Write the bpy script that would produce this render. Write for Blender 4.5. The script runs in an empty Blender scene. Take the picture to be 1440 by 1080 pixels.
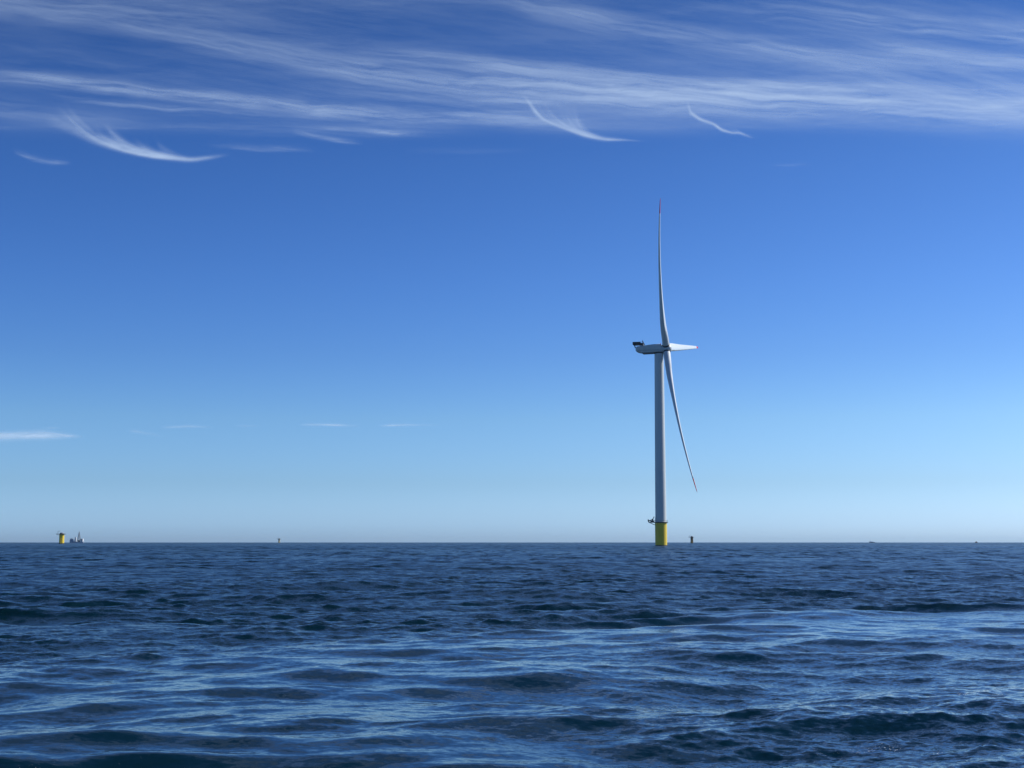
import bpy, bmesh, math, random
import numpy as np
from mathutils import Vector, Matrix
R_ = math.radians
SC = bpy.context.scene
COL = SC.collection

# ------------------------------------------------------------------ camera
CAM_H = 2.07
PITCH = R_(6.354)
FPX = 2000.0                      # focal length in pixels of a 1440 px wide frame
cam = bpy.data.cameras.new('camera')
cam.sensor_fit = 'HORIZONTAL'
cam.sensor_width = 36.0
cam.lens = FPX / 1440 * 36.0
cam.clip_start = 0.1
cam.clip_end = 200000
camo = bpy.data.objects.new('camera', cam)
camo.location = (0, 0, CAM_H)
camo.rotation_euler = (math.pi / 2 + PITCH, 0, 0)
COL.objects.link(camo)
SC.camera = camo

# ------------------------------------------------------------------ sky, sun, exposure
SUN_AZ, SUN_EL = R_(71), R_(42)
world = bpy.data.worlds.new('World')
SC.world = world
world.use_nodes = True
nt = world.node_tree
nt.nodes.clear()
wo = nt.nodes.new('ShaderNodeOutputWorld')
bg = nt.nodes.new('ShaderNodeBackground')
sky = nt.nodes.new('ShaderNodeTexSky')
sky.sky_type = 'NISHITA'
sky.sun_disc = False
sky.sun_elevation = SUN_EL
sky.sun_rotation = SUN_AZ
sky.altitude = 0
sky.air_density = 1.0
sky.dust_density = 0.3
sky.ozone_density = 3.0
bg.inputs['Strength'].default_value = 0.09
# the camera's saturated rendering of the sky: one exponent per channel and a slight tint by height above the horizon
sv = nt.nodes.new('ShaderNodeVectorMath'); sv.operation = 'SCALE'; sv.inputs['Scale'].default_value = 0.09
nt.links.new(sky.outputs[0], sv.inputs[0])
sx = nt.nodes.new('ShaderNodeSeparateXYZ'); nt.links.new(sv.outputs[0], sx.inputs[0])
cx_ = nt.nodes.new('ShaderNodeCombineXYZ')
for i_, g_ in enumerate((2.1, 1.75, 1.5)):
    mn = nt.nodes.new('ShaderNodeMath'); mn.operation = 'MINIMUM'; mn.inputs[1].default_value = 1.6
    nt.links.new(sx.outputs[i_], mn.inputs[0])
    pw = nt.nodes.new('ShaderNodeMath'); pw.operation = 'POWER'; pw.inputs[1].default_value = g_
    nt.links.new(mn.outputs[0], pw.inputs[0]); nt.links.new(pw.outputs[0], cx_.inputs[i_])
tcw = nt.nodes.new('ShaderNodeTexCoord')
sz = nt.nodes.new('ShaderNodeSeparateXYZ'); nt.links.new(tcw.outputs['Generated'], sz.inputs[0])
rmp = nt.nodes.new('ShaderNodeValToRGB')
KS = [(0.0, (1.38, 1.86, 3.4)), (0.011, (1.38, 1.82, 3.3)), (0.041, (1.37, 1.48, 2.24)), (0.086, (1.76, 1.54, 1.89)), (0.13, (1.76, 1.44, 1.774)), (0.18, (1.86, 1.45, 1.737)), (0.26, (2.0, 1.45, 1.6)), (0.4, (1.7, 1.22, 1.25)), (1.0, (1.2, 0.9, 0.95))]
while len(rmp.color_ramp.elements) < len(KS): rmp.color_ramp.elements.new(0.5)
for e_, (p_, c_) in zip(rmp.color_ramp.elements, KS):
    e_.position = p_; e_.color = (c_[0] / 4, c_[1] / 4, c_[2] / 4, 1)
nt.links.new(sz.outputs[2], rmp.inputs[0])
ml = nt.nodes.new('ShaderNodeVectorMath'); ml.operation = 'MULTIPLY'
nt.links.new(cx_.outputs[0], ml.inputs[0]); nt.links.new(rmp.outputs[0], ml.inputs[1])
ms = nt.nodes.new('ShaderNodeVectorMath'); ms.operation = 'SCALE'; ms.inputs['Scale'].default_value = 4 / 0.09
nt.links.new(ml.outputs[0], ms.inputs[0])
nt.links.new(ms.outputs[0], bg.inputs['Color'])
nt.links.new(bg.outputs[0], wo.inputs[0])
sl = bpy.data.lights.new('sun', 'SUN')
sl.energy = 5.0
sl.angle = R_(0.5)
sl.color = (1.0, 0.985, 0.95)
so = bpy.data.objects.new('sun', sl)
sdir = Vector((math.sin(SUN_AZ) * math.cos(SUN_EL), math.cos(SUN_AZ) * math.cos(SUN_EL), math.sin(SUN_EL)))
so.rotation_euler = (-sdir).to_track_quat('-Z', 'Y').to_euler()
COL.objects.link(so)
SC.view_settings.view_transform = 'Standard'
SC.view_settings.look = 'None'
SC.view_settings.exposure = 0.0
SC.view_settings.gamma = 1.0

# ------------------------------------------------------------------ helpers
def tag(o, label=None, cat=None, group=None, kind=None):
    if label: o['label'] = label
    if cat: o['category'] = cat
    if group: o['group'] = group
    if kind: o['kind'] = kind
    return o

def empty(name, loc, rz=0.0):
    o = bpy.data.objects.new(name, None)
    o.location = loc
    o.rotation_euler = (0, 0, rz)
    COL.objects.link(o)
    return o

def obj(name, bm, mat, parent=None, smooth=False):
    me = bpy.data.meshes.new(name)
    bmesh.ops.recalc_face_normals(bm, faces=bm.faces[:])
    bm.to_mesh(me)
    bm.free()
    me.materials.append(mat)
    if smooth:
        for p in me.polygons: p.use_smooth = True
    o = bpy.data.objects.new(name, me)
    COL.objects.link(o)
    if parent: o.parent = parent
    return o

def NB(): return bmesh.new()

def lathe(bm, prof, cx=0, cy=0, n=48, cap=True):
    rings = []
    for r, z in prof:
        rings.append([bm.verts.new((cx + r * math.cos(2 * math.pi * i / n), cy + r * math.sin(2 * math.pi * i / n), z)) for i in range(n)])
    for a, b in zip(rings, rings[1:]):
        for i in range(n):
            bm.faces.new((a[i], a[(i + 1) % n], b[(i + 1) % n], b[i]))
    if cap:
        bm.faces.new(rings[0]); bm.faces.new(rings[-1])

def box(bm, x0, x1, y0, y1, z0, z1, bev=0.0):
    m = Matrix.Translation(((x0 + x1) / 2, (y0 + y1) / 2, (z0 + z1) / 2)) @ Matrix.Diagonal((x1 - x0, y1 - y0, z1 - z0, 1))
    g = bmesh.ops.create_cube(bm, size=1, matrix=m)
    if bev > 0:
        es = list({e for v in g['verts'] for e in v.link_edges})
        bmesh.ops.bevel(bm, geom=es, offset=bev, segments=2, affect='EDGES', profile=0.5)

def tube(bm, p, q, r, n=8, r2=None):
    p, q = Vector(p), Vector(q)
    r2 = r if r2 is None else r2
    d = (q - p)
    rot = d.to_track_quat('Z', 'Y').to_matrix()
    A = [bm.verts.new(p + rot @ Vector((r * math.cos(2 * math.pi * i / n), r * math.sin(2 * math.pi * i / n), 0))) for i in range(n)]
    B = [bm.verts.new(q + rot @ Vector((r2 * math.cos(2 * math.pi * i / n), r2 * math.sin(2 * math.pi * i / n), 0))) for i in range(n)]
    for i in range(n): bm.faces.new((A[i], A[(i + 1) % n], B[(i + 1) % n], B[i]))
    bm.faces.new(A); bm.faces.new(B)

def ring(bm, r, z, t, n=40, cx=0, cy=0):
    for i in range(n):
        a, b = 2 * math.pi * i / n, 2 * math.pi * (i + 1) / n
        tube(bm, (cx + r * math.cos(a), cy + r * math.sin(a), z), (cx + r * math.cos(b), cy + r * math.sin(b), z), t, 5)

def prism(bm, pts, y0, y1, bev=0.0):
    """outline in x,z extruded along y"""
    A = [bm.verts.new((x, y0, z)) for x, z in pts]
    B = [bm.verts.new((x, y1, z)) for x, z in pts]
    n = len(pts)
    for i in range(n): bm.faces.new((A[i], A[(i + 1) % n], B[(i + 1) % n], B[i]))
    bm.faces.new(A); bm.faces.new(B)
    if bev > 0:
        es = list({e for v in A + B for e in v.link_edges})
        bmesh.ops.bevel(bm, geom=es, offset=bev, segments=3, affect='EDGES', profile=0.5)

def paint(name, col, rough=0.4, dirt=0.12, scale=0.35, metallic=0.0, streak=True):
    """painted steel with faint uneven wear and vertical run-off streaks"""
    m = bpy.data.materials.new(name)
    m.use_nodes = True
    t = m.node_tree
    b = t.nodes['Principled BSDF']
    b.inputs['Roughness'].default_value = rough
    b.inputs['Metallic'].default_value = metallic
    tc = t.nodes.new('ShaderNodeTexCoord')
    mp = t.nodes.new('ShaderNodeMapping')
    mp.inputs['Scale'].default_value = (scale * 4, scale * 4, scale * (0.25 if streak else 4))
    nz = t.nodes.new('ShaderNodeTexNoise')
    nz.inputs['Scale'].default_value = 1.0
    nz.inputs['Detail'].default_value = 6
    mx = t.nodes.new('ShaderNodeMix'); mx.data_type = 'RGBA'
    rp = t.nodes.new('ShaderNodeMapRange')
    rp.inputs['From Min'].default_value = 0.4; rp.inputs['From Max'].default_value = 0.75
    rp.inputs['To Max'].default_value = dirt * 3
    t.links.new(tc.outputs['Object'], mp.inputs[0]); t.links.new(mp.outputs[0], nz.inputs['Vector'])
    t.links.new(nz.outputs[0], rp.inputs[0]); t.links.new(rp.outputs[0], mx.inputs[0])
    mx.inputs[6].default_value = (*col, 1)
    mx.inputs[7].default_value = (*[c * 0.45 for c in col], 1)
    t.links.new(mx.outputs[2], b.inputs['Base Color'])
    return m

M = dict(
    white=paint('turbine_white', (0.66, 0.70, 0.68), 0.38, 0.06, 0.15),
    blade=paint('blade_white', (0.71, 0.76, 0.76), 0.35, 0.05, 0.1, streak=False),
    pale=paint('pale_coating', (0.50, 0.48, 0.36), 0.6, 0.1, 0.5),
    dull=paint('dark_brown_coating', (0.15, 0.09, 0.06), 0.6, 0.1, 0.5),  # dark brown coat, used on one foundation
    red=paint('signal_red', (0.72, 0.02, 0.02), 0.4, 0.05),
    yellow=paint('safety_yellow', (0.92, 0.67, 0.05), 0.45, 0.10, 0.5),
    grey=paint('dark_steel', (0.06, 0.065, 0.07), 0.5, 0.1, 1.0),
    mid=paint('galvanised_steel', (0.25, 0.26, 0.27), 0.5, 0.1, 1.0, 0.3),
    weed=paint('weed_band', (0.05, 0.055, 0.03), 0.7, 0.2, 2.0),
    hullblue=paint('hull_blue', (0.34, 0.42, 0.52), 0.4, 0.1, 0.5),
    shipwhite=paint('ship_white', (0.75, 0.76, 0.76), 0.4, 0.08, 0.5),
    glass=paint('dark_glass', (0.02, 0.03, 0.04), 0.1, 0.0, 1.0),
)

def at(px, dist):
    """ground point seen at column px (1440 px frame) on the horizon line, dist metres away"""
    a = math.atan((px - 720) / FPX * math.cos(PITCH))
    return Vector((dist * math.sin(a), dist * math.cos(a), 0))

# ------------------------------------------------------------------ water
def wave_patch(L, N, lmin, lmax, theta, spread, seed, chop=0.9):
    """unit-rms-slope random sea tile: returns height, dx, dy on an N x N periodic patch of side L"""
    rng = np.random.default_rng(seed)
    k1 = np.fft.fftfreq(N, d=L / N) * 2 * np.pi
    kx, ky = np.meshgrid(k1, k1, indexing='ij')
    k = np.hypot(kx, ky); k[0, 0] = 1
    ang = np.arctan2(ky, kx)
    kmin, kmax = 2 * np.pi / lmax, 2 * np.pi / lmin
    win = np.exp(-np.maximum(0, kmin / k - 1) ** 2 * 12) * np.exp(-np.maximum(0, k / kmax - 1) ** 2 * 6)
    D = np.abs(np.cos(ang - theta)) ** (2 * spread)
    amp = win * k ** -2.0 * np.sqrt(D)
    H = amp * (rng.normal(size=(N, N)) + 1j * rng.normal(size=(N, N)))
    H[0, 0] = 0
    h = np.fft.ifft2(H).real
    sx = np.fft.ifft2(1j * kx * H).real
    sy = np.fft.ifft2(1j * ky * H).real
    s = 1 / math.sqrt((sx ** 2 + sy ** 2).mean())
    dx = np.fft.ifft2(1j * kx / k * H).real
    dy = np.fft.ifft2(1j * ky / k * H).real
    return (h * s).astype(np.float32), (dx * s * chop).astype(np.float32), (dy * s * chop).astype(np.float32)

def sample(P, L, x, y, rot=0.0, ox=0.0, oy=0.0):
    N = P[0].shape[0]
    c, s = math.cos(rot), math.sin(rot)
    u = ((x * c + y * s + ox) / L * N) % N
    v = ((-x * s + y * c + oy) / L * N) % N
    i = np.floor(u).astype(np.int32); j = np.floor(v).astype(np.int32)
    fu = (u - i).astype(np.float32); fv = (v - j).astype(np.float32)
    i %= N; j %= N
    i1 = (i + 1) % N; j1 = (j + 1) % N
    out = []
    for A in P:
        out.append((A[i, j] * (1 - fu) + A[i1, j] * fu) * (1 - fv) + (A[i, j1] * (1 - fu) + A[i1, j1] * fu) * fv)
    h, dx, dy = out
    return h, dx * c - dy * s, dx * s + dy * c

def sstep(a, b, x):
    t = np.clip((x - a) / (b - a), 0, 1)
    return t * t * (3 - 2 * t)

def vnoise(x, y, seed=0):
    xi = np.floor(x).astype(np.int64); yi = np.floor(y).astype(np.int64)
    fx = x - xi; fy = y - yi
    fx = fx * fx * fx * (fx * (fx * 6 - 15) + 10); fy = fy * fy * fy * (fy * (fy * 6 - 15) + 10)
    def hsh(a, b):
        n = (a * 374761393 + b * 668265263 + seed * 1442695041) & 0xFFFFFFFF
        n = ((n ^ (n >> 13)) * 1274126177) & 0xFFFFFFFF
        n = n ^ (n >> 16)
        return (n & 0xFFFF) / 65535.0
    a = hsh(xi, yi); b = hsh(xi + 1, yi); c = hsh(xi, yi + 1); d = hsh(xi + 1, yi + 1)
    return (a * (1 - fx) + b * fx) * (1 - fy) + (c * (1 - fx) + d * fx) * fy

def fbm(x, y, seed=0, oct=5, gain=0.5):
    s = 0; a = 1; t = 0
    for o in range(oct):
        s = s + a * vnoise(x * 2 ** o + 17.3 * o, y * 2 ** o + 9.1 * o, seed + o)
        t += a; a *= gain
    return s / t

APEX_Y = -6.0
def build_water():
    growth = 0.0026
    r = [6.0]
    while r[-1] < 900: r.append(r[-1] * (1 + growth))
    while r[-1] < 90000: r.append(r[-1] * 1.02)
    r = np.array(r)
    dense = np.arange(-23.5, 23.5, 0.05)
    rest = np.arange(23.5, 336.5, 1.5)
    th = np.radians(np.concatenate([dense, rest]))
    TH, RR = np.meshgrid(th, r, indexing='xy')      # rows: radius
    nr, nc = RR.shape
    X = (RR * np.sin(TH)).ravel(); Y = (APEX_Y + RR * np.cos(TH)).ravel(); RR = RR.ravel()
    step = np.maximum(RR * growth, 0.02)
    # the glassy streak left by a passing hull: short waves are damped inside it
    n1 = fbm(X / 7, Y / 7, 3, 3); n2 = fbm(X / 2.2, Y / 1.2, 8, 3)
    edge = np.interp(X, [-30, -9, -4.5, 0, 6, 16, 60], [16, 24.0, 28.5, 34.5, 42.0, 43.5, 44]) + (n1 - 0.5) * 8
    slick = sstep(5, -4, Y - edge)
    back = sstep(-2, 5, X + (n1 - .5) * 6) * sstep(21, 15, Y + (n1 - .5) * 8)
    slick = slick * (1 - 0.6 * back) * (1 - 0.5 * sstep(-1, 5, X) * sstep(34, 24, Y))
    slick = np.clip(slick * (0.9 + 0.5 * (n2 - 0.35)), 0, 1)
    gust = 0.72 + 0.6 * fbm(X / 60, Y / 90, 21, 3)
    Z = np.zeros_like(X); DX = np.zeros_like(X); DY = np.zeros_like(X)
    unres = np.zeros_like(X)
    bands = [ (130.0, 1024, 6.0, 16.0, R_(92), 2.0, 10, 0.032, 0.1),
         # L, N, lmin, lmax, theta, spread, seed, rms slope, damping in the slick
        (60.0, 1024, 2.6, 7.0, R_(97), 2.0, 11, 0.040, 0.0),
        (31.0, 1024, 0.9, 2.7, R_(84), 1.2, 12, 0.082, 0.42),
        (11.3, 1024, 0.34, 0.95, R_(100), .8, 13, 0.108, 0.80),
        (4.7, 1024, 0.10, 0.36, R_(80), 0.5, 14, 0.105, 0.85),
    ]
    for L, N, l0, l1, th_, sp, sd, sl_, damp in bands:
        P = wave_patch(L, N, l0, l1, th_, sp, sd)
        w = sstep(0.9, 2.6, (0.65 * l0 + 0.35 * l1) / step)   # only waves the mesh can carry
        a = sl_ * (1 - damp * slick) * gust
        near = RR < 1200
        xs, ys = X[near], Y[near]
        wob = 0.35 + 1.3 * fbm(xs / (l1 * 4), ys / (l1 * 4), sd, 2)     # wave groups
        h, dx, dy = sample(P, L, xs, ys, 0.0)
        h2, dx2, dy2 = sample(P, L, xs, ys, 0.5, L * 0.37, L * 0.61)
        q = (a[near] * w[near] * wob * 0.74)
        Z[near] += (h + h2) * q; DX[near] += (dx + dx2) * q; DY[near] += (dy + dy2) * q
        unres += (a * np.sqrt(np.clip(1 - w, 0, 1))) ** 2
        del P
    # a run of steeper crests along the far edge of the streak and one low swell close in on the left
    def crest(x0, x1, yf, lam, amp, wid, seed):
        yc = yf(X) + (fbm(X / 2.5, X * 0, seed, 3) - 0.5) * 1.6
        env = sstep(x0, x0 + 2.5, X) * sstep(x1, x1 - 2.5, X) * np.exp(-((Y - yc) / wid) ** 2)
        env = env * (0.35 + 1.3 * fbm(X / 2.2, Y / 3, seed + 5, 2))
        ph = (Y - yc) * 2 * math.pi / lam
        return amp * env * np.cos(ph), amp * env * np.sin(ph) * 0.9
    for c in [(4, 24, lambda x: 44.5 + 0 * x, 2.6, 0.14, 1.5, 31),
              (-1, 7, lambda x: 37.0 + 0.5 * x, 2.4, 0.10, 1.5, 37),
              (-9, -1.3, lambda x: 13.6 - 0.05 * x, 1.9, 0.085, 0.9, 41),
              (-4.5, 2.6, lambda x: 16.6 + 0.1 * x, 1.7, 0.05, 0.9, 47)]:
        z, d = crest(*c)
        Z += z; DY -= d
    V = np.empty((nr * nc + 1, 3), np.float32)
    V[:-1, 0] = X + DX; V[:-1, 1] = Y + DY; V[:-1, 2] = Z
    V[-1] = (0, APEX_Y, 0)
    idx = np.arange(nr * nc, dtype=np.int32).reshape(nr, nc)
    a = idx[:-1]; b = np.roll(idx[:-1], -1, 1); c = np.roll(idx[1:], -1, 1); d = idx[1:]
    quads = np.stack([a, d, c, b], -1).reshape(-1, 4)
    tris = np.stack([idx[0], np.roll(idx[0], -1), np.full(nc, nr * nc, np.int32)], -1)[:, ::-1]
    # orientation: th grows clockwise seen from above
    me = bpy.data.meshes.new('water')
    nq, ntri = len(quads), len(tris)
    me.vertices.add(len(V)); me.vertices.foreach_set('co', V.ravel())
    loops = np.concatenate([quads[:, ::-1].ravel(), tris[:, ::-1].ravel()]).astype(np.int32)
    me.loops.add(len(loops)); me.loops.foreach_set('vertex_index', loops)
    me.polygons.add(nq + ntri)
    ls = np.concatenate([np.arange(nq) * 4, nq * 4 + np.arange(ntri) * 3]).astype(np.int32)
    me.polygons.foreach_set('loop_start', ls)
    me.polygons.foreach_set('use_smooth', np.ones(nq + ntri, bool))
    me.update(calc_edges=True)
    e1 = V[quads[1000, 1]] - V[quads[1000, 0]]; e2 = V[quads[1000, 3]] - V[quads[1000, 0]]
    me.validate()
    if me.polygons[1000].normal.z < 0: me.flip_normals()
    at1 = me.attributes.new('ripple', 'FLOAT', 'POINT')
    rp = (1 - 0.72 * slick) * gust
    at1.data.foreach_set('value', np.append(rp, 1).astype(np.float32))
    at2 = me.attributes.new('unresolved', 'FLOAT', 'POINT')
    at2.data.foreach_set('value', np.append(np.sqrt(unres), 0).astype(np.float32))
    for nm, lo, hi in (('open_water', 70, 260), ('far_water', 350, 1500)):
        aw = me.attributes.new(nm, 'FLOAT', 'POINT')
        aw.data.foreach_set('value', np.append(sstep(lo, hi, RR), 0).astype(np.float32))
    fm = np.zeros_like(X)  # mask for the painted sun glints and the faint foam at left
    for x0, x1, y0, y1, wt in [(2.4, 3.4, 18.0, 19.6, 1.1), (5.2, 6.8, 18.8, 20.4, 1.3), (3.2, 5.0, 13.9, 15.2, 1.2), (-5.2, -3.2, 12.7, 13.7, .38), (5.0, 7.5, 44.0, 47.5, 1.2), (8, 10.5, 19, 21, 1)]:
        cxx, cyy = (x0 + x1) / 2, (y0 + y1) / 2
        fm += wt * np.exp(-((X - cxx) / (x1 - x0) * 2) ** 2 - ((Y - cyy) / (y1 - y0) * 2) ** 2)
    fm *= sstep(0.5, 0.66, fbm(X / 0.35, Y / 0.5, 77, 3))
    at3 = me.attributes.new('glint_foam', 'FLOAT', 'POINT')
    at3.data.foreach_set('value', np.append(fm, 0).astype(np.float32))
    o = bpy.data.objects.new('water', me)
    COL.objects.link(o)
    tag(o, 'dark blue open sea with short choppy waves reaching the horizon', 'sea', kind='structure')
    # material: clear salt water over deep blue, fine ripples as slopes, far chop as gloss width
    m = bpy.data.materials.new('sea_water'); m.use_nodes = True
    t = m.node_tree; b = t.nodes['Principled BSDF']
    b.inputs['Base Color'].default_value = (0.0012, 0.013, 0.018, 1)
    b.inputs['IOR'].default_value = 1.34
    N_ = t.nodes.new; Lk = t.links.new
    geo = N_('ShaderNodeNewGeometry')
    ar = N_('ShaderNodeAttribute'); ar.attribute_name = 'ripple'
    au = N_('ShaderNodeAttribute'); au.attribute_name = 'unresolved'
    aw3 = N_('ShaderNodeAttribute'); aw3.attribute_name = 'open_water'
    aw4 = N_('ShaderNodeAttribute'); aw4.attribute_name = 'far_water'
    def math_(op, a, b2=None):
        n = N_('ShaderNodeMath'); n.operation = op
        for i, v in enumerate((a, b2)):
            if v is None: continue
            if isinstance(v, (int, float)): n.inputs[i].default_value = v
            else: Lk(v, n.inputs[i])
        return n.outputs[0]
    def slope(sc, detail, amp, rot):
        mp = N_('ShaderNodeMapping'); mp.inputs['Scale'].default_value = sc; mp.inputs['Rotation'].default_value = (0, 0, rot)
        Lk(geo.outputs['Position'], mp.inputs[0])
        nz = N_('ShaderNodeTexNoise'); nz.inputs['Scale'].default_value = 1; nz.inputs['Detail'].default_value = detail
        nz.inputs['Roughness'].default_value = 0.6
        Lk(mp.outputs[0], nz.inputs['Vector'])
        s = N_('ShaderNodeVectorMath'); s.operation = 'SUBTRACT'; Lk(nz.outputs['Color'], s.inputs[0]); s.inputs[1].default_value = (.5, .5, .5)
        k = N_('ShaderNodeVectorMath'); k.operation = 'MULTIPLY'; Lk(s.outputs[0], k.inputs[0]); k.inputs[1].default_value = (1, 1, 0)
        f = N_('ShaderNodeVectorMath'); f.operation = 'SCALE'; Lk(k.outputs[0], f.inputs[0]); Lk(amp, f.inputs['Scale'])
        return f.outputs[0]
    s1 = slope((10, 15, 10), 5, math_('MULTIPLY', ar.outputs['Fac'], 0.62), 0.1)       # centimetre ripples
    s2 = slope((0.55, 1.1, 1), 4, math_('MULTIPLY', au.outputs['Fac'], 3.6), -0.1)      # far chop too fine for the mesh
    s3 = slope((0.42, 0.06, 1), 5, math_('MULTIPLY', aw3.outputs['Fac'], 1.7), 0.07)
    s4 = slope((0.10, 0.006, 1), 5, math_('MULTIPLY', aw4.outputs['Fac'], 1.3), -0.05)
    ad = N_('ShaderNodeVectorMath'); ad.operation = 'ADD'; Lk(s1, ad.inputs[0]); Lk(s2, ad.inputs[1])
    ad3 = N_('ShaderNodeVectorMath'); ad3.operation = 'ADD'; Lk(ad.outputs[0], ad3.inputs[0]); Lk(s3, ad3.inputs[1])
    ad2 = N_('ShaderNodeVectorMath'); ad2.operation = 'ADD'
    ad4 = N_('ShaderNodeVectorMath'); ad4.operation = 'ADD'; Lk(ad3.outputs[0], ad4.inputs[0]); Lk(s4, ad4.inputs[1])
    Lk(ad4.outputs[0], ad2.inputs[0]); Lk(geo.outputs['Normal'], ad2.inputs[1])
    nn = N_('ShaderNodeVectorMath'); nn.operation = 'NORMALIZE'; Lk(ad2.outputs[0], nn.inputs[0])
    Lk(nn.outputs[0], b.inputs['Normal'])
    # Beckmann: alpha = sqrt(2)*slope ; roughness = sqrt(alpha)
    al = math_('MULTIPLY', au.outputs['Fac'], 0.4)
    al = math_('ADD', al, 0.006)
    Lk(math_('SQRT', al), b.inputs['Roughness'])
    # white specks painted for sun glints, with a little foam at near left
    af = N_('ShaderNodeAttribute'); af.attribute_name = 'glint_foam'
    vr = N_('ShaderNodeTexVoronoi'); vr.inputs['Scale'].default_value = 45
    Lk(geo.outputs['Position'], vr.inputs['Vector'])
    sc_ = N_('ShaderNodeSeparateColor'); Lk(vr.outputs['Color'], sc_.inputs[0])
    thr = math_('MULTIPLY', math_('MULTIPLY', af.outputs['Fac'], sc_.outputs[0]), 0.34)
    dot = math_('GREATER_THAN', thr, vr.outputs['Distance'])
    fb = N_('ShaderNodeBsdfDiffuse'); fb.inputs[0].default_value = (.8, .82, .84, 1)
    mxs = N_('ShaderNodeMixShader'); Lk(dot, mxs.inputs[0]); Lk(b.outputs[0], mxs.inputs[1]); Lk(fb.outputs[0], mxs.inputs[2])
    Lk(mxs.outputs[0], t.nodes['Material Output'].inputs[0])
    me.materials.append(m)
    return o
build_water()

# ------------------------------------------------------------------ cirrus sheets
def cloud_material():
    m = bpy.data.materials.new('ice_cloud'); m.use_nodes = True
    t = m.node_tree; t.nodes.clear()
    N_ = t.nodes.new; Lk = t.links.new
    out = N_('ShaderNodeOutputMaterial')
    at_ = N_('ShaderNodeAttribute'); at_.attribute_name = 'cloud_cover'
    df = N_('ShaderNodeBsdfDiffuse'); df.inputs[0].default_value = (0.68, 0.84, 1.0, 1)
    tl = N_('ShaderNodeBsdfTranslucent'); tl.inputs[0].default_value = (0.68, 0.84, 1.0, 1)
    a = N_('ShaderNodeMixShader'); a.inputs[0].default_value = 0.7; Lk(df.outputs[0], a.inputs[1]); Lk(tl.outputs[0], a.inputs[2])
    tr = N_('ShaderNodeBsdfTransparent')
    b = N_('ShaderNodeMixShader'); Lk(at_.outputs['Fac'], b.inputs[0]); Lk(tr.outputs[0], b.inputs[1]); Lk(a.outputs[0], b.inputs[2])
    Lk(b.outputs[0], out.inputs[0])
    return m
CLOUD = cloud_material()

def grid_mesh(name, P, dens, label):
    nr, nc = dens.shape
    me = bpy.data.meshes.new(name)
    me.vertices.add(nr * nc); me.vertices.foreach_set('co', P.reshape(-1, 3).astype(np.float32).ravel())
    idx = np.arange(nr * nc, dtype=np.int32).reshape(nr, nc)
    q = np.stack([idx[:-1, :-1], idx[:-1, 1:], idx[1:, 1:], idx[1:, :-1]], -1).reshape(-1, 4)
    d = dens.ravel()
    q = q[d[q].max(1) > 0.002]                       # no sheet where there is no cloud
    me.loops.add(q.size); me.loops.foreach_set('vertex_index', q.ravel())
    me.polygons.add(len(q)); me.polygons.foreach_set('loop_start', np.arange(len(q), dtype=np.int32) * 4)
    me.polygons.foreach_set('use_smooth', np.ones(len(q), bool))
    me.update(calc_edges=True)
    a = me.attributes.new('cloud_cover', 'FLOAT', 'POINT'); a.data.foreach_set('value', d.astype(np.float32))
    me.materials.append(CLOUD)
    o = bpy.data.objects.new(name, me); COL.objects.link(o)
    return tag(o, label, 'cloud', kind='structure')

def sky_grid(x0, x1, y0, y1, nx, ny, alt):
    """points on a level sheet at altitude alt; u,v are its design coordinates (a 1440 px wide chart of the sky)"""
    u, v = np.meshgrid(np.linspace(x0, x1, nx), np.linspace(y0, y1, ny))
    cx, cz = (u - 720) / FPX, (540 - v) / FPX
    c, s = math.cos(PITCH), math.sin(PITCH)
    dy = c - cz * s; dz = s + cz * c
    k = (alt - CAM_H) / dz
    return u, v, np.stack([cx * k, dy * k, dz * k + CAM_H], -1)

def band(u, v, pts, up, dn, inten, seed, fx=190., fy=11., contrast=0.85, rag=6.):
    xs = [p[0] for p in pts]; ys = [p[1] for p in pts]
    # smooth centre line
    uu = np.linspace(min(xs) - 1, max(xs) + 1, 400)
    yy = np.interp(uu, xs, ys); kk = np.ones(41) / 41
    yy = np.convolve(np.pad(yy, 20, mode='edge'), kk, 'valid')
    yc = np.interp(u, uu, yy) + (fbm(u / 90, v / 60, seed + 3, 3) - 0.5) * rag
    I = np.interp(u, [p[0] for p in inten], [p[1] for p in inten])
    U = np.interp(u, [p[0] for p in inten], [p[2] if len(p) > 2 else 1 for p in inten])
    d = v - yc
    prof = np.where(d < 0, np.exp(-(d / (up * U)) ** 2), np.exp(-(d / (dn * U)) ** 2))
    wx = (fbm(u / 70, v / 30, seed + 11, 3) - .5) * 9
    f = fbm((u + wx * 6) / fx, (d + wx) / fy + 40, seed, 6, 0.66)
    f = np.clip((f - 0.27) / 0.42, 0, 1.6) ** 1.15
    return I * prof * ((1 - contrast) + contrast * f)

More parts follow.
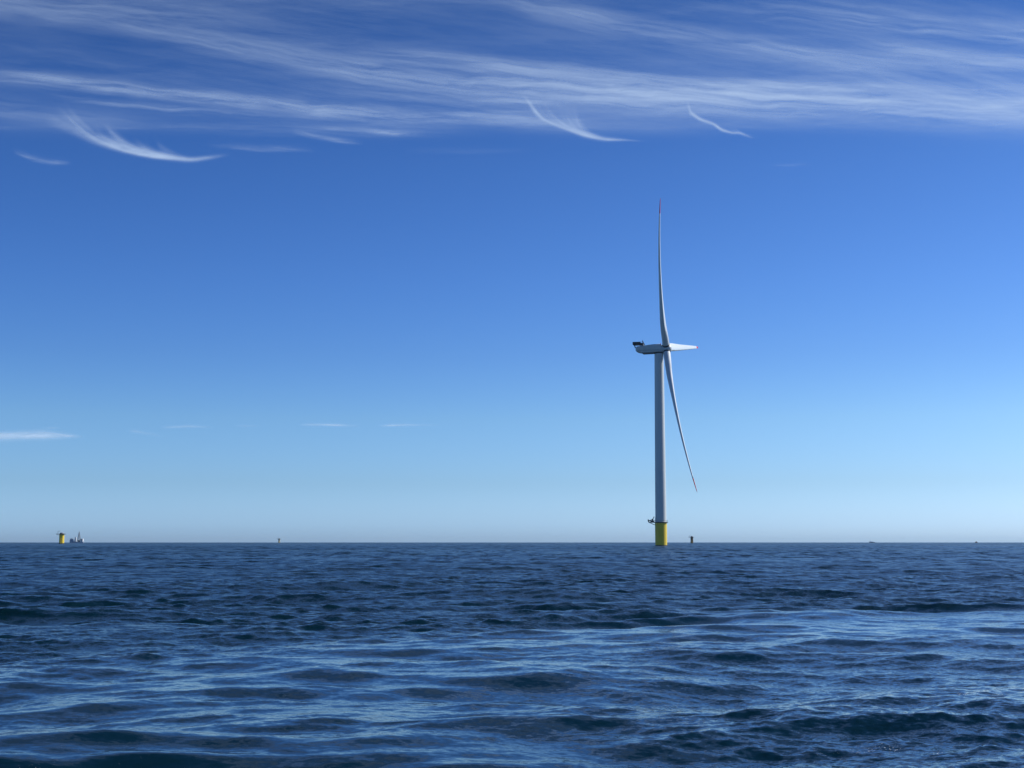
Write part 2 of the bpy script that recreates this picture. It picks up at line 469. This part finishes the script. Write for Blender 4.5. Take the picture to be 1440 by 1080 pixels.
def build_clouds():
    u, v, P = sky_grid(-160, 1600, -330, 262, 1500, 560, 8000.0)
    D = np.zeros_like(u)
    G = lambda *a, **k: band(u, v, *a, **k)
    # long lower-left streak
    D += G([(-160, 92), (0, 106), (125, 118), (250, 130), (400, 148), (560, 163), (700, 168), (860, 176)], 9, 10,
           [(-160, .3), (0, .4), (150, .62), (300, .8), (520, .8), (640, .5), (860, .1)], 1)
    D += G([(60, 138), (200, 150), (330, 160), (480, 168)], 7, 6, [(60, 0), (160, .2), (320, .28), (480, .0)], 5, fy=5)
    # broad upper streak running right
    D += G([(100, 20), (250, 52), (400, 82), (560, 108), (720, 122), (900, 132), (1100, 143), (1300, 152), (1600, 160)], 27, 24,
           [(60, 0, .5), (240, .24, .5), (450, .42, .6), (620, .6, .8), (760, .68, .95), (900, .75, .9), (1050, .85, .8), (1200, .65, .9), (1600, .45, 1.1)], 11, fx=220, fy=12)
    D += G([(500, 72), (640, 82), (760, 95), (900, 112), (1100, 132), (1300, 135)], 9, 12, [(480, 0), (600, .3), (760, .32), (950, .4), (1100, .4), (1300, .1)], 17, fy=7)
    D += G([(960, 118), (1100, 120), (1260, 124), (1440, 122)], 5, 6, [(960, 0), (1080, .38), (1200, .3), (1440, .1)], 19, fy=5)
    # upper veils
    D += G([(-160, -20), (0, 5), (120, 12), (230, 26), (330, 40), (480, 62)], 26, 20, [(-160, .2), (0, .27), (150, .3), (300, .2), (480, .05)], 23, fy=14)
    D += G([(700, -10), (760, 12), (880, 35), (1000, 52), (1100, 70), (1200, 86), (1300, 95)], 14, 20, [(690, .1), (780, .3), (900, .28), (1080, .3), (1200, .32), (1320, .1)], 29, fy=9)
    D += G([(1000, 5), (1150, 18), (1260, 30), (1440, 48), (1600, 60)], 20, 22, [(950, .05), (1120, .25), (1250, .32), (1440, .34), (1600, .3)], 31, fy=10)
    D += G([(1180, 62), (1280, 68), (1380, 82), (1500, 92), (1600, 100)], 10, 13, [(1180, .0), (1260, .34), (1380, .42), (1600, .36)], 37, fy=7)
    D += G([(1180, 95), (1440, 150), (1600, 160)], 45, 28, [(1000, .05), (1250, .22), (1440, .3), (1600, .3)], 41, fy=16)
    D += G([(-160, 140), (0, 158), (120, 170), (330, 180), (500, 186), (700, 180)], 16, 9, [(-160, .15), (0, .16), (200, .06), (400, .09), (560, .13), (700, 0)], 43, fy=7)
    D += G([(200, 95), (420, 120), (640, 145), (800, 150)], 22, 22, [(200, .0), (380, .03), (560, .18), (700, .34), (800, .2)], 47, fy=10)
    D += G([(400, 180), (500, 182), (560, 188), (600, 188)], 3.5, 3, [(400, .05), (480, .2), (540, .38), (570, .3), (600, 0)], 53, fx=60, fy=4, rag=3)
    D += G([(410, 184), (440, 192), (480, 199), (510, 201)], 3.5, 2.5, [(410, 0), (430, .25), (480, .3), (512, 0)], 59, fx=50, fy=4, rag=3)
    D += G([(290, 204), (360, 210), (400, 210), (450, 212)], 5, 2.5, [(290, 0), (330, .12), (390, .34), (445, 0)], 61, fx=60, fy=4, rag=3)
    D += G([(20, 214), (45, 224), (70, 229), (100, 230)], 4, 2.2, [(18, 0), (35, .22), (75, .38), (100, 0)], 67, fx=50, fy=4, rag=2)
    D += G([(560, 214), (760, 214)], 5, 3, [(560, 0), (650, .05), (760, 0)], 71, fy=4)
    D += G([(1080, 232), (1115, 233), (1145, 231)], 2, 2, [(1080, 0), (1110, .07), (1145, 0)], 73, fy=3)
    # faint general veil between the streaks
    sh = v - 0.17 * u
    D += 0.05 * np.clip((fbm(u / 260, sh / 26, 91, 6, 0.68) - 0.38) / 0.3, 0, 1.5) * sstep(190, 120, v - 0.01 * u)
    # fallstreaks: bundles of fine strands that drop from the upper left and gather into a bright trailing edge
    U0, dU, V0, dV = u[0, 0], u[0, 1] - u[0, 0], v[0, 0], v[1, 0] - v[0, 0]
    def strands(edge, groups, seed):
        """groups: (count, start lo, start hi, rise, decay, end lo, end hi, intensity, width, floor)"""
        rng = random.Random(seed)
        ex = [q[0] for q in edge]; ey = [q[1] for q in edge]
        ks = np.linspace(ex[0] - 10, ex[-1] + 10, 300)
        ys = np.interp(ks, ex, ey); ys = np.convolve(np.pad(ys, 9, mode='edge'), np.ones(19) / 19, 'valid')
        i0, i1 = int((ex[0] - 30 - U0) / dU), int((ex[-1] + 40 - U0) / dU)
        j0, j1 = int((min(ey) - 55 - V0) / dV), min(int((max(ey) + 12 - V0) / dV), v.shape[0])
        uu = u[j0:j1, i0:i1]; vv = v[j0:j1, i0:i1]
        acc = np.zeros_like(uu)
        xr = uu[0]
        for cnt, a0, a1, rise, dec, b0, b1, I, w, fl in groups:
            for _ in range(cnt):
                xs = rng.uniform(a0, a1); xe = rng.uniform(b0, b1)
                if xe < xs + 15: xe = xs + 15
                rr = rise * rng.uniform(.45, 1.1); dc = dec * rng.uniform(.7, 1.5)
                t = np.clip((xr - xs) / (xe - xs), 0, 1)
                f0 = fl * rng.uniform(-.15, 1)
                yc = np.interp(xr, ks, ys) - rr * np.exp(-np.maximum(xr - xs, 0) / dc) - f0 * (1 - t) ** .8
                yc = yc + (fbm(xr / 30, xr * 0 + _ * 3.1, seed + 7, 3) - .5) * 2.2 * (1 - t)
                sl = np.gradient(yc, xr)
                env = sstep(0, .18, t) * sstep(1, .6, t) * (xr > xs)
                ww = w * rng.uniform(.6, 1.6) * (1.15 - .5 * t)
                acc += (I * rng.uniform(.4, 1.3) * env)[None, :] * np.exp(-((vv - yc[None, :]) / (ww * np.sqrt(1 + sl ** 2))[None, :]) ** 2)
        D[j0:j1, i0:i1] += acc * (0.75 + 0.5 * fbm(uu / 16, vv / 5, seed + 5, 3))
    strands([(40, 168), (66, 172), (100, 185), (140, 203), (180, 214), (215, 221), (268, 226), (290, 223), (325, 217)],
            [(14, 48, 110, 3, 30, 190, 285, .032, 3.2, 9), (18, 72, 98, 34, 26, 160, 260, .042, 1.9, 7), (18, 126, 152, 34, 24, 190, 270, .045, 2.2, 6),
             (18, 175, 225, 22, 22, 235, 290, .035, 2.2, 4), (14, 110, 200, 8, 24, 240, 290, .055, 2.8, 12), (7, 120, 200, 1, 20, 240, 280, .07, 1.8, 1), (8, 210, 250, 3, 20, 295, 330, .06, 2.8, 3)], 101)
    strands([(728, 133), (738, 138), (752, 157), (762, 168), (790, 180), (820, 191), (850, 197), (880, 197), (915, 199)],
            [(10, 728, 742, 1, 10, 775, 840, .075, 2.1, 2), (26, 778, 808, 42, 10, 825, 880, .042, 2.0, 5), (12, 742, 775, 24, 12, 800, 860, .035, 2.2, 9),
             (12, 770, 820, 3, 10, 860, 895, .075, 2.2, 7), (5, 830, 860, 1, 10, 885, 915, .06, 1.4, 1)], 111)
    strands([(966, 138), (968, 156), (974, 161), (985, 168), (1003, 174), (1015, 183), (1030, 187), (1040, 187), (1056, 193), (1066, 195)],
            [(7, 963, 970, 1, 6, 1000, 1062, .11, 1.7, 0), (6, 990, 1015, 1, 6, 1045, 1068, .07, 1.5, 1), (4, 1020, 1034, 7, 8, 1050, 1064, .05, 1.4, 1)], 121)
    # thin haze joining them to the band above
    D += 0.10 * np.exp(-((u - 90) / 110) ** 2 - ((v - 168) / 16) ** 2) + 0.09 * np.exp(-((u - 800) / 90) ** 2 - ((v - 172) / 14) ** 2) + .05 * np.exp(-((u - 930) / 90) ** 2 - ((v - 182) / 9) ** 2)
    # fine grain
    D = D * (0.86 + 0.28 * fbm(u / 40, (v - 0.12 * u) / 4, 131, 3))
    D = 1 - np.exp(-1.05 * D)
    e = sstep(-160, -60, u) * sstep(1600, 1500, u) * sstep(-330, -150, v) * sstep(262, 245, v)
    grid_mesh('clouds', P, np.clip(D * e, 0, 0.9), 'thin white cirrus streaks across the upper sky')
    # small low patches near the horizon on the left
    u, v, P = sky_grid(-60, 640, 585, 630, 700, 120, 2200.0)
    D = np.zeros_like(u)
    D += band(u, v, [(-60, 613), (0, 613), (60, 610), (115, 613)], 4.5, 6, [(-60, .8, 1), (0, .8, 1), (60, .85, 1), (95, .6, .6), (118, 0, .3)], 201, fx=50, fy=5, rag=3, contrast=.55)
    D += band(u, v, [(425, 597.5), (460, 597.5), (500, 598.5)], 1.6, 1.4, [(420, 0), (440, .4), (475, .5), (490, .15), (510, 0)], 203, fx=40, fy=4, rag=1, contrast=.5)
    D += band(u, v, [(530, 599), (560, 598), (620, 598)], 1.5, 1.3, [(532, 0), (550, .4), (570, .3), (590, .1), (625, 0)], 205, fx=40, fy=4, rag=1, contrast=.5)
    D += band(u, v, [(225, 602), (265, 600), (300, 601)], 1.7, 1.3, [(225, 0), (240, .28), (268, .3), (300, 0)], 207, fx=40, fy=4, rag=1, contrast=.5)
    D += band(u, v, [(180, 606), (195, 607), (230, 614)], 1.8, 2, [(180, 0), (190, .22), (210, .1), (235, 0)], 209, fx=30, fy=4, rag=2, contrast=.5)
    D += band(u, v, [(330, 599), (370, 599)], 1.3, 1.2, [(330, 0), (345, .15), (370, 0)], 211, fx=30, fy=4, rag=1, contrast=.5)
    D += band(u, v, [(60, 602), (85, 602)], 1.3, 1.2, [(60, 0), (73, .14), (88, 0)], 213, fx=30, fy=4, rag=1, contrast=.5)
    o = grid_mesh('clouds', P, np.clip(D * sstep(-60, -30, u), 0, .9), 'small flat white cloud patches low over the horizon at left')
build_clouds()

def build_overhead():
    # unseen cirrus added overhead to whiten the sea's reflections; kept clear of the line between the sun and the turbine
    x, y = np.meshgrid(np.linspace(-16000, 16000, 260), np.linspace(1500, 19500, 220))
    f = fbm((x + .5 * y) / 9000, (y - .25 * x) / 1500, 301, 6, .6)
    D = np.clip((f - .36) / .3, 0, 1.2) * (.01 + .24 * sstep(12500, 15000, y))
    D *= sstep(19000, 15500, y) * sstep(1500, 4000, y) * sstep(16000, 12000, np.abs(x))
    D *= sstep(3200, 6500, np.hypot(x - 9700, y - 3400))
    grid_mesh('clouds', np.stack([x, y, np.full_like(x, 8400.0)], -1), D, 'thin cirrus veil added out of view to pale the sea reflections')
build_overhead()

# ------------------------------------------------------------------ railings and platform used by every foundation
def platform_parts(root, rad, z, lay=0.0, mats=('grey', 'mid'), crane=True, detail=True):
    b = NB(); lathe(b, [(rad - .25, z - .55), (rad, z - .3), (rad, z), (rad - .05, z + .02)], n=40)
    if lay > 0:
        box(b, -rad - lay, -rad + 1.2, -2.0, 2.0, z - .35, z + .012, .04)
        tube(b, (-rad - lay + .4, -1.4, z - .35), (-rad + 1.0, -1.2, z - 1.9), .14)
        tube(b, (-rad - lay + .4, 1.4, z - .35), (-rad + 1.0, 1.2, z - 1.9), .14)
    obj('platform', b, M[mats[0]], root)
    b = NB()
    for h in (.55, 1.1): ring(b, rad - .08, z + h, .035, 36)
    for i in range(24):
        a = 2 * math.pi * i / 24
        x, y = (rad - .08) * math.cos(a), (rad - .08) * math.sin(a)
        tube(b, (x, y, z), (x, y, z + 1.1), .035, 5)
    if lay > 0:
        xl = -rad - lay + .06
        for h in (.55, 1.1):
            tube(b, (xl, -1.95, z + h), (xl, 1.95, z + h), .035, 5)
            for y in (-1.95, 1.95): tube(b, (xl, y, z + h), (-rad + .4, y, z + h), .035, 5)
        for y in (-1.95, -1, 0, 1, 1.95): tube(b, (xl, y, z), (xl, y, z + 1.1), .04, 5)
    obj('railing', b, M[mats[1]], root)

# ------------------------------------------------------------------ wind turbine
D_T = 878.35
X0 = R_(5.95)
PSI = R_(-6.6) - X0
HUB_H = 121.3
CONE, TILT, BAZ = 12.12, R_(5.7), R_(82.9)
def build_turbine():
    t = empty('wind_turbine', (D_T * math.sin(X0), D_T * math.cos(X0), 0), PSI)   # local x = rotor axis, y = in-plane, away
    tag(t, 'tall white three bladed wind turbine on yellow base standing in the sea', 'wind turbine')
    ZP = 14.4
    b = NB(); lathe(b, [(3.62, -6), (3.62, ZP - .6), (3.72, ZP - .55), (3.72, ZP - .4)], n=64)
    tp = obj('transition_piece', b, M['yellow'], t, True); sharp(tp)
    b = NB(); lathe(b, [(3.66, -3), (3.66, .35), (3.63, .5)], n=64); obj('weed_band', b, M['weed'], tp, True)
    # boat landing with ladder, on the side toward local -x / -y
    b = NB()
    ang = R_(100)
    cx, cy = math.cos(ang), math.sin(ang); tx, ty = -cy, cx
    for s in (-.9, .9):
        p = Vector((cx * 4.5 + tx * s, cy * 4.5 + ty * s, -3)); q = Vector((cx * 4.5 + tx * s, cy * 4.5 + ty * s, 7.5))
        tube(b, p, q, .16)
        tube(b, q, (cx * 3.6 + tx * s, cy * 3.6 + ty * s, 8.3), .14)
        tube(b, (cx * 4.5 + tx * s, cy * 4.5 + ty * s, 2.5), (cx * 3.6 + tx * s, cy * 3.6 + ty * s, 2.5), .12)
    obj('boat_landing', b, M['yellow'], t)
    b = NB()
    for s in (-.3, .3): tube(b, (cx * 4.1 + tx * s, cy * 4.1 + ty * s, -2), (cx * 4.1 + tx * s, cy * 4.1 + ty * s, ZP), .05, 6)
    for k in range(50): tube(b, (cx * 4.1 - tx * .3, cy * 4.1 - ty * .3, -1.8 + k * .32), (cx * 4.1 + tx * .3, cy * 4.1 + ty * .3, -1.8 + k * .32), .025, 4)
    obj('ladder', b, M['mid'], t)
    # cable pipe and warning mark
    platform_parts(t, 4.25, ZP, 3.1)
    # davit crane on the laydown side
    b = NB()
    tube(b, (-4.9, -.9, ZP), (-4.9, -.9, ZP + 2.0), .32, 10)
    tube(b, (-6.9, -1.3, ZP + .7), (-4.5, -.9, ZP + 1.9), .26, 8)
    tube(b, (-4.9, -.9, ZP + 1.7), (-3.7, -3.2, ZP + 3.2), .22, 8)
    box(b, -6.2, -4.2, -1.7, -.2, ZP + .03, ZP + .9, .08)
    tube(b, (-7.4, -1.3, ZP), (-7.7, -1.3, ZP + 1.6), .3, 8)
    tube(b, (-7.7, -1.3, ZP + 1.5), (-6.7, -1.3, ZP + .8), .2, 8)
    obj('davit_crane', b, M['grey'], t)
    # tower, flanges, door
    b = NB()
    prof = [(3.4, ZP)]
    H0, H1 = ZP, HUB_H - 2.7
    for k in range(1, 13):
        f = k / 12; prof.append((3.4 - .62 * f ** 1.2, H0 + (H1 - H0) * f))
    lathe(b, prof, n=72); tw = obj('tower', b, M['white'], t, True); sharp(tw)
    for f in (.0, .3, .63):
        b = NB()
        z = H0 + (H1 - H0) * f; r = 3.4 - .62 * f ** 1.2
        lathe(b, [(r + .004, z + .02), (r + .045, z + .03), (r + .045, z + .24), (r + .004, z + .25)], n=64)
        obj('flange', b, M['white'], tw, True)
    b = NB(); box(b, -3.5, -3.28, -.55, .55, ZP + .5, ZP + 2.8, .1); obj('door', b, M['mid'], tw)
    b = NB(); lathe(b, [(2.82, H1 - .35), (2.95, H1 - .3), (2.95, H1 + .5)], n=48)
    obj('yaw_ring', b, M['grey'], t, True)
    # nacelle
    b = NB()
    out = [(-3.0, 2.75), (-7.2, 2.6), (-11.2, 2.25), (-13.9, 1.75), (-18.2, 1.6), (-19.0, .5), (-18.9, -1.3), (-17.4, -2.05), (-14.9, -2.45), (-3.0, -2.3)]
    hub = Vector((4.73, 0, HUB_H))
    prism(b, [(hub.x + x, hub.z + z) for x, z in out], -3.1, 3.1, .5)
    na = obj('nacelle', b, M['white'], t, True); sharp(na)
    b = NB(); prism(b, [(hub.x + x, hub.z + z) for x, z in [(-7.4, -2.0), (-7.7, -2.85), (-14.7, -3.0), (-15.3, -2.0)]], -2.9, 2.9, .2)
    obj('belly_hatch', b, M['mid'], na)
    b = NB()
    for y in (-3.115,):
        for z in (-1.1,): box(b, hub.x - 17.5, hub.x - 3.6, y - .03, y + .03, hub.z + z, hub.z + z + .12)
    obj('seam_trim', b, M['grey'], na)
    # hoist deck at the rear with solid screens
    b = NB()
    x0, x1, z0 = hub.x - 20.7, hub.x - 15.7, hub.z + 2.75
    box(b, x0, x1, -2.7, 2.7, z0, z0 + .22, .03)
    for x in (x0 + .8, x1 - .8):
        for y in (-2, 2): tube(b, (x, y, z0), (x + .6, y, hub.z + .7), .16)
    obj('hoist_deck', b, M['grey'], na)
    b = NB()
    for y in (-2.75, 2.7): box(b, x0, x1, y, y + .06, z0 + .25, z0 + 1.65)
    box(b, x0 - .06, x0 - .004, -2.7, 2.7, z0 + .25, z0 + 1.65)
    ny = 8
    for i in range(ny):
        tube(b, (x0 + (x1 - x0) * i / (ny - 1), -2.82, z0), (x0 + (x1 - x0) * i / (ny - 1), -2.82, z0 + 1.75), .05, 5)
    obj('deck_screen', b, M['grey'], na)
    # cooler frame and instrument mast ahead of the deck
    b = NB()
    for y in (-2.2, 0, 2.2):
        tube(b, (hub.x - 15.3, y, hub.z + 1), (hub.x - 14.7, y, hub.z + 5.6), .14, 8, .07)
        tube(b, (hub.x - 12.9, y, hub.z + 1.5), (hub.x - 14.7, y, hub.z + 4.9), .1, 6)
    tube(b, (hub.x - 14.7, -2.2, hub.z + 4.6), (hub.x - 14.7, 2.2, hub.z + 4.6), .08)
    box(b, hub.x - 15.4, hub.x - 14.2, -2.3, 2.3, hub.z + 1.6, hub.z + 3.6, .06)
    obj('cooler_frame', b, M['grey'], na)
    b = NB()
    lathe(b, [(.16, hub.z + 2.6), (.2, hub.z + 3.1), (.1, hub.z + 3.4)], hub.x - 3.6, 0, 12)
    obj('beacon_light', b, M['red'], na)
    # rotor hub: spinner along tilted axis
    rot = Matrix.Rotation(-TILT, 4, 'Y')                          # tips local x upward
    HM = Matrix.Translation(hub) @ rot
    b = NB()
    prof = [(2.45, -3.2), (2.75, -2.9), (2.85, -1.6), (2.85, .6), (2.6, 1.7), (2.0, 2.6), (1.1, 3.15), (.3, 3.3)]
    n = 48; rings = []
    for r, x in prof:
        rings.append([b.verts.new(HM @ Vector((x, r * math.cos(2 * math.pi * i / n), r * math.sin(2 * math.pi * i / n)))) for i in range(n)])
    for p, q in zip(rings, rings[1:]):
        for i in range(n): b.faces.new((p[i], p[(i + 1) % n], q[(i + 1) % n], q[i]))
    b.faces.new(rings[0]); b.faces.new(rings[-1])
    hb = obj('hub', b, M['white'], t, True); sharp(hb)
    # blades
    RAD = 100.0
    def stations(s):
        ch = np.interp(s, [0, .02, .05, .10, .18, .24, .35, .5, .7, .85, .95, .985, 1], [4.3, 4.3, 4.35, 4.8, 5.2, 5.1, 4.6, 3.9, 3.1, 2.4, 1.7, 1.15, .18])
        th = np.interp(s, [0, .02, .05, .10, .18, .24, .35, .5, .7, .85, .95, 1], [1, 1, .98, .90, .76, .66, .54, .46, .42, .40, .38, .36])
        tw = np.interp(s, [0, .05, .18, .3, .5, .75, 1], [2, 2, 1, 0, -1, -2, -2])
        return ch, th, tw
    NP = 28
    def section(s):
        ch, th, tw = stations(s)
        circ = np.clip(1 - (s - .03) / .15, 0, 1); circ = circ * circ * (3 - 2 * circ)
        pts = []
        for k in range(NP):
            a = 2 * math.pi * k / NP
            cx = .5 * math.cos(a); cyy = .5 * math.sin(a)                      # circle, x from -.5 (nose) to .5 (tail)
            xc = .5 - .5 * math.cos(a)                                          # 0 nose .. 1 tail, k=0 nose
            yt = 5 * (.2969 * math.sqrt(max(xc, 0)) - .126 * xc - .3516 * xc ** 2 + .2843 * xc ** 3 - .1015 * xc ** 4)
            yt = yt * (1 if a <= math.pi else -.75) + .03 * math.sin(math.pi * xc)
            xf, yf = xc - .32, yt * th
            xr, yr = -.5 * math.cos(a), .5 * math.sin(a) * 1.0
            off = (1 - circ)
            pts.append(((xr * circ + xf * off) * ch, (yr * circ * (th if th < 1 else 1) + yf * off) * ch))
        return pts, R_(tw)
    def blade_mesh(bm, phi, s0, s1, n, pitch):
        rings = []
        for i in range(n + 1):
            s = s0 + (s1 - s0) * i / n
            r = 2.0 + (RAD - 2.0) * s
            pts, tw = section(s); tw += pitch * (1 - .75 * s)
            up = Vector((0, math.sin(phi), math.cos(phi)))        # spanwise in rotor plane
            tg = Vector((0, math.cos(phi), -math.sin(phi)))       # tangential
            axx = Vector((1, 0, 0))
            off = CONE * (.38 * s + .62 * s * s)
            c = up * r + axx * off
            nose = tg * math.cos(tw) + axx * math.sin(tw)        # chord direction toward leading edge
            thick = -axx * math.cos(tw) + tg * math.sin(tw)       # toward suction side
            rings.append([bm.verts.new(HM @ (c - nose * px + thick * py)) for px, py in pts])
        for p, q in zip(rings, rings[1:]):
            for i in range(NP): bm.faces.new((p[i], p[(i + 1) % NP], q[(i + 1) % NP], q[i]))
        bm.faces.new(rings[0]); bm.faces.new(rings[-1])
    labels = {-120: 'blade pointing straight up', 120: 'blade hanging down', 0: 'sunlit blade pointing away and to the right'}
    for k in (-120, 120, 0):
        phi = BAZ + R_(k)
        pitch = R_({-120: -13, 120: 14, 0: 0}[k])
        s_tip = .905 if k else .95  # red shortened on the sunlit blade, in place of sun washing it out
        b = NB(); blade_mesh(b, phi, 0, s_tip, 60, pitch)
        bl = obj('blade', b, M['blade'], t, True); bl['label'] = labels[k]
        b = NB(); blade_mesh(b, phi, s_tip + .0002, 1, 14, pitch)
        obj('red_tip', b, M['red'], bl, True)
        b = NB()
        up = Vector((0, math.sin(phi), math.cos(phi)))
        A = up.to_track_quat('Z', 'Y').to_matrix().to_4x4()
        rr = []
        for r_, z_ in [(2.2, 2.0), (2.32, 2.1), (2.32, 2.9), (2.2, 3.0)]:
            rr.append([b.verts.new(HM @ (A @ Vector((r_ * math.cos(a * math.pi / 16), r_ * math.sin(a * math.pi / 16), z_)))) for a in range(32)])
        for p, q in zip(rr, rr[1:]):
            for i in range(32): b.faces.new((p[i], p[(i + 1) % 32], q[(i + 1) % 32], q[i]))
        obj('root_collar', b, M['grey'], bl, True)

def sharp(o, ang=32):
    me = o.data
    bm = bmesh.new(); bm.from_mesh(me)
    for e in bm.edges:
        if len(e.link_faces) == 2 and e.calc_face_angle(0) > R_(ang): e.smooth = False
    bm.to_mesh(me); bm.free()

def empty_part(name, parent, loc):
    o = bpy.data.objects.new(name, None); COL.objects.link(o); o.parent = parent; o.location = loc
    return o
build_turbine()

# ------------------------------------------------------------------ bare foundations waiting for their towers
def foundation(px, dist, label, rz, top=14.2, rad=3.6, coat='yellow'):
    p = at(px, dist)
    t = empty('monopile_foundation', p, rz)
    tag(t, label, 'foundation', 'bare turbine foundations along the horizon')
    b = NB(); lathe(b, [(rad, -6), (rad, top - .6), (rad + .1, top - .5), (rad + .1, top - .35)], n=40)
    tp = obj('transition_piece', b, M[coat], t, True); sharp(tp)
    b = NB(); lathe(b, [(rad + .04, -2), (rad + .04, .9), (rad + .02, 1.1)], n=40); obj('weed_band', b, M['weed'], tp, True)
    platform_parts(t, 5.2, top, 2.6)
    b = NB(); lathe(b, [(2.9, top + .02), (2.9, top + 1.2), (2.4, top + 1.9), (.4, top + 2.3)], n=32); obj('cover_cap', b, M['mid'], t, True)
    b = NB()
    tube(b, (-5.6, -1, top), (-5.6, -1, top + 3.6), .22, 8); tube(b, (-5.6, -1, top + 3.4), (-2.2, -2.2, top + 4.9), .18, 8)
    obj('davit_crane', b, M['grey'], t)
    b = NB()
    for s in (-1, 1):
        tube(b, (s, -4.5, -2), (s, -4.5, 8), .17); tube(b, (s, -4.5, 8), (s, -3.5, 8.6), .15)
    obj('boat_landing', b, M['yellow'], t)
foundation(86.6, 2200, 'yellow bare foundation left of the white crane vessel', R_(10))
foundation(973.0, 3300, 'short dark foundation just right of the wind turbine base', R_(-5), rad=3.1, coat='dull')
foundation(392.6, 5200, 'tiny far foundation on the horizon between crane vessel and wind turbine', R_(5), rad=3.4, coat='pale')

# ------------------------------------------------------------------ ships on the horizon
def crane_vessel():
    t = empty('crane_vessel', at(108.2, 5200), 0)      # 2.6 m per photo pixel
    tag(t, 'white and blue crane vessel beside the yellow foundation on the horizon', 'ship')
    b = NB()
    hull = [(-24, 8.5), (-23.0, -2), (22, -2), (24.5, 5.0), (8, 4.0), (4, 3.8), (-9, 4.6), (-12, 8.5)]
    prism(b, hull, -6.5, 6.5, .5); obj('hull', b, M['hullblue'], t)
    b = NB(); box(b, -23.5, 23.2, -6.56, 6.56, 3.0, 3.7); obj('rubbing_strake', b, M['shipwhite'], t)
    b = NB(); box(b, -23, -12.5, -5.5, 5.5, 8.5, 14.0, .3); obj('deck_house', b, M['hullblue'], t)
    b = NB(); lathe(b, [(6.4, 15.2), (6.8, 15.5), (6.8, 15.8)], -19, 0, 24); tube(b, (-19, 0, 14), (-19, 0, 15.3), 1.0); obj('helideck', b, M['mid'], t)
    b = NB(); box(b, -7.5, -2.5, -5.5, 5.5, 4.5, 12.0, .3); box(b, -6.5, -3, -4.8, 4.8, 12, 19.5, .3)
    w = obj('wheelhouse', b, M['shipwhite'], t)
    b = NB(); box(b, -6.56, -6.5, -4.2, 4.2, 16.6, 18.2); box(b, -6.2, -3.4, -4.86, -4.8, 16.6, 18.2); obj('window', b, M['glass'], w)
    b = NB(); box(b, 13.6, 21.5, -5.8, 5.8, 3.9, 14.5, .5); w = obj('accommodation', b, M['shipwhite'], t)
    b = NB()
    for z in (7.5, 10.5, 13): box(b, 14, 20.5, -5.86, -5.8, z, z + .9)
    obj('window', b, M['glass'], w)
    # lattice a-frame crane
    b = NB()
    apex = (7, 0, 38)
    for x, y in ((1.5, -4), (1.5, 4), (12, -4), (12, 4)): tube(b, (x, y, 4.5), (apex[0] + (x - 7) * .12, y * .2, apex[2]), .75, 6, .5)
    for f in (.2, .4, .6, .8):
        xa, xb = 1.5 + (6.34 - 1.5) * f, 12 + (7.6 - 12) * f; z = 4.5 + 33.5 * f
        for s in (-1, 1):
            y = s * (4 - 3.2 * f)
            tube(b, (xa, y, z), (xb, y, z), .35, 5)
            tube(b, (xa, y, z), (xb + .4, y, z - 6.5), .3, 5)
    tube(b, apex, (7, 0, 42.5), .35, 6)
    obj('crane_mast', b, M['mid'], t)
    b = NB(); box(b, 4, 9, -3, 3, 4.2, 9.5, .3); obj('crane_base', b, M['grey'], t)
crane_vessel()

def far_ship():
    t = empty('cargo_ship', at(1226.2, 9000), 0)
    tag(t, 'faint pale grey ship hull on the far horizon right of the turbine', 'ship')
    b = NB(); prism(b, [(-17, 5.0), (-16, -2), (16, -2), (18, 4.5), (-12, 4.2)], -4, 4, .3); obj('hull', b, M['mid'], t)
    b = NB(); box(b, -14.5, -8, -3.5, 3.5, 4.6, 9, .3); tube(b, (-11, 0, 9), (-11, 0, 12), .4); box(b, -7, 8, -3.5, 3.5, 4.3, 6.6, .3); obj('deck_house', b, M['shipwhite'], t)
far_ship()

def work_boat():
    t = empty('work_boat', at(1373, 4800), R_(30))
    tag(t, 'tiny dark boat on the horizon at the far right', 'boat')
    b = NB(); prism(b, [(-4, 2.4), (-3.8, -1), (3.6, -1), (4.8, 2.8), (1, 2.3)], -1.8, 1.8, .15); obj('hull', b, M['grey'], t)
    b = NB(); box(b, -2.2, 1.2, -1.3, 1.3, 2.3, 4.9, .15); tube(b, (-1, 0, 4.9), (-1, 0, 6.3), .12); obj('cabin', b, M['grey'], t)
work_boat()

# ------------------------------------------------------------------ sea air: far things fade a little
def build_haze():
    b = NB(); box(b, -91000, 91000, -91000, 91000, -8, 245)
    m = bpy.data.materials.new('sea_air'); m.use_nodes = True
    t = m.node_tree; t.nodes.clear()
    o_ = t.nodes.new('ShaderNodeOutputMaterial'); v_ = t.nodes.new('ShaderNodeVolumePrincipled')
    v_.inputs['Color'].default_value = (0.66, 0.87, 1.0, 1)
    v_.inputs['Density'].default_value = 1.3e-5
    v_.inputs['Anisotropy'].default_value = 0.3
    t.links.new(v_.outputs[0], o_.inputs['Volume'])
    tag(obj('haze', b, m), 'thin pale sea haze over the water', 'haze', kind='stuff')
build_haze()
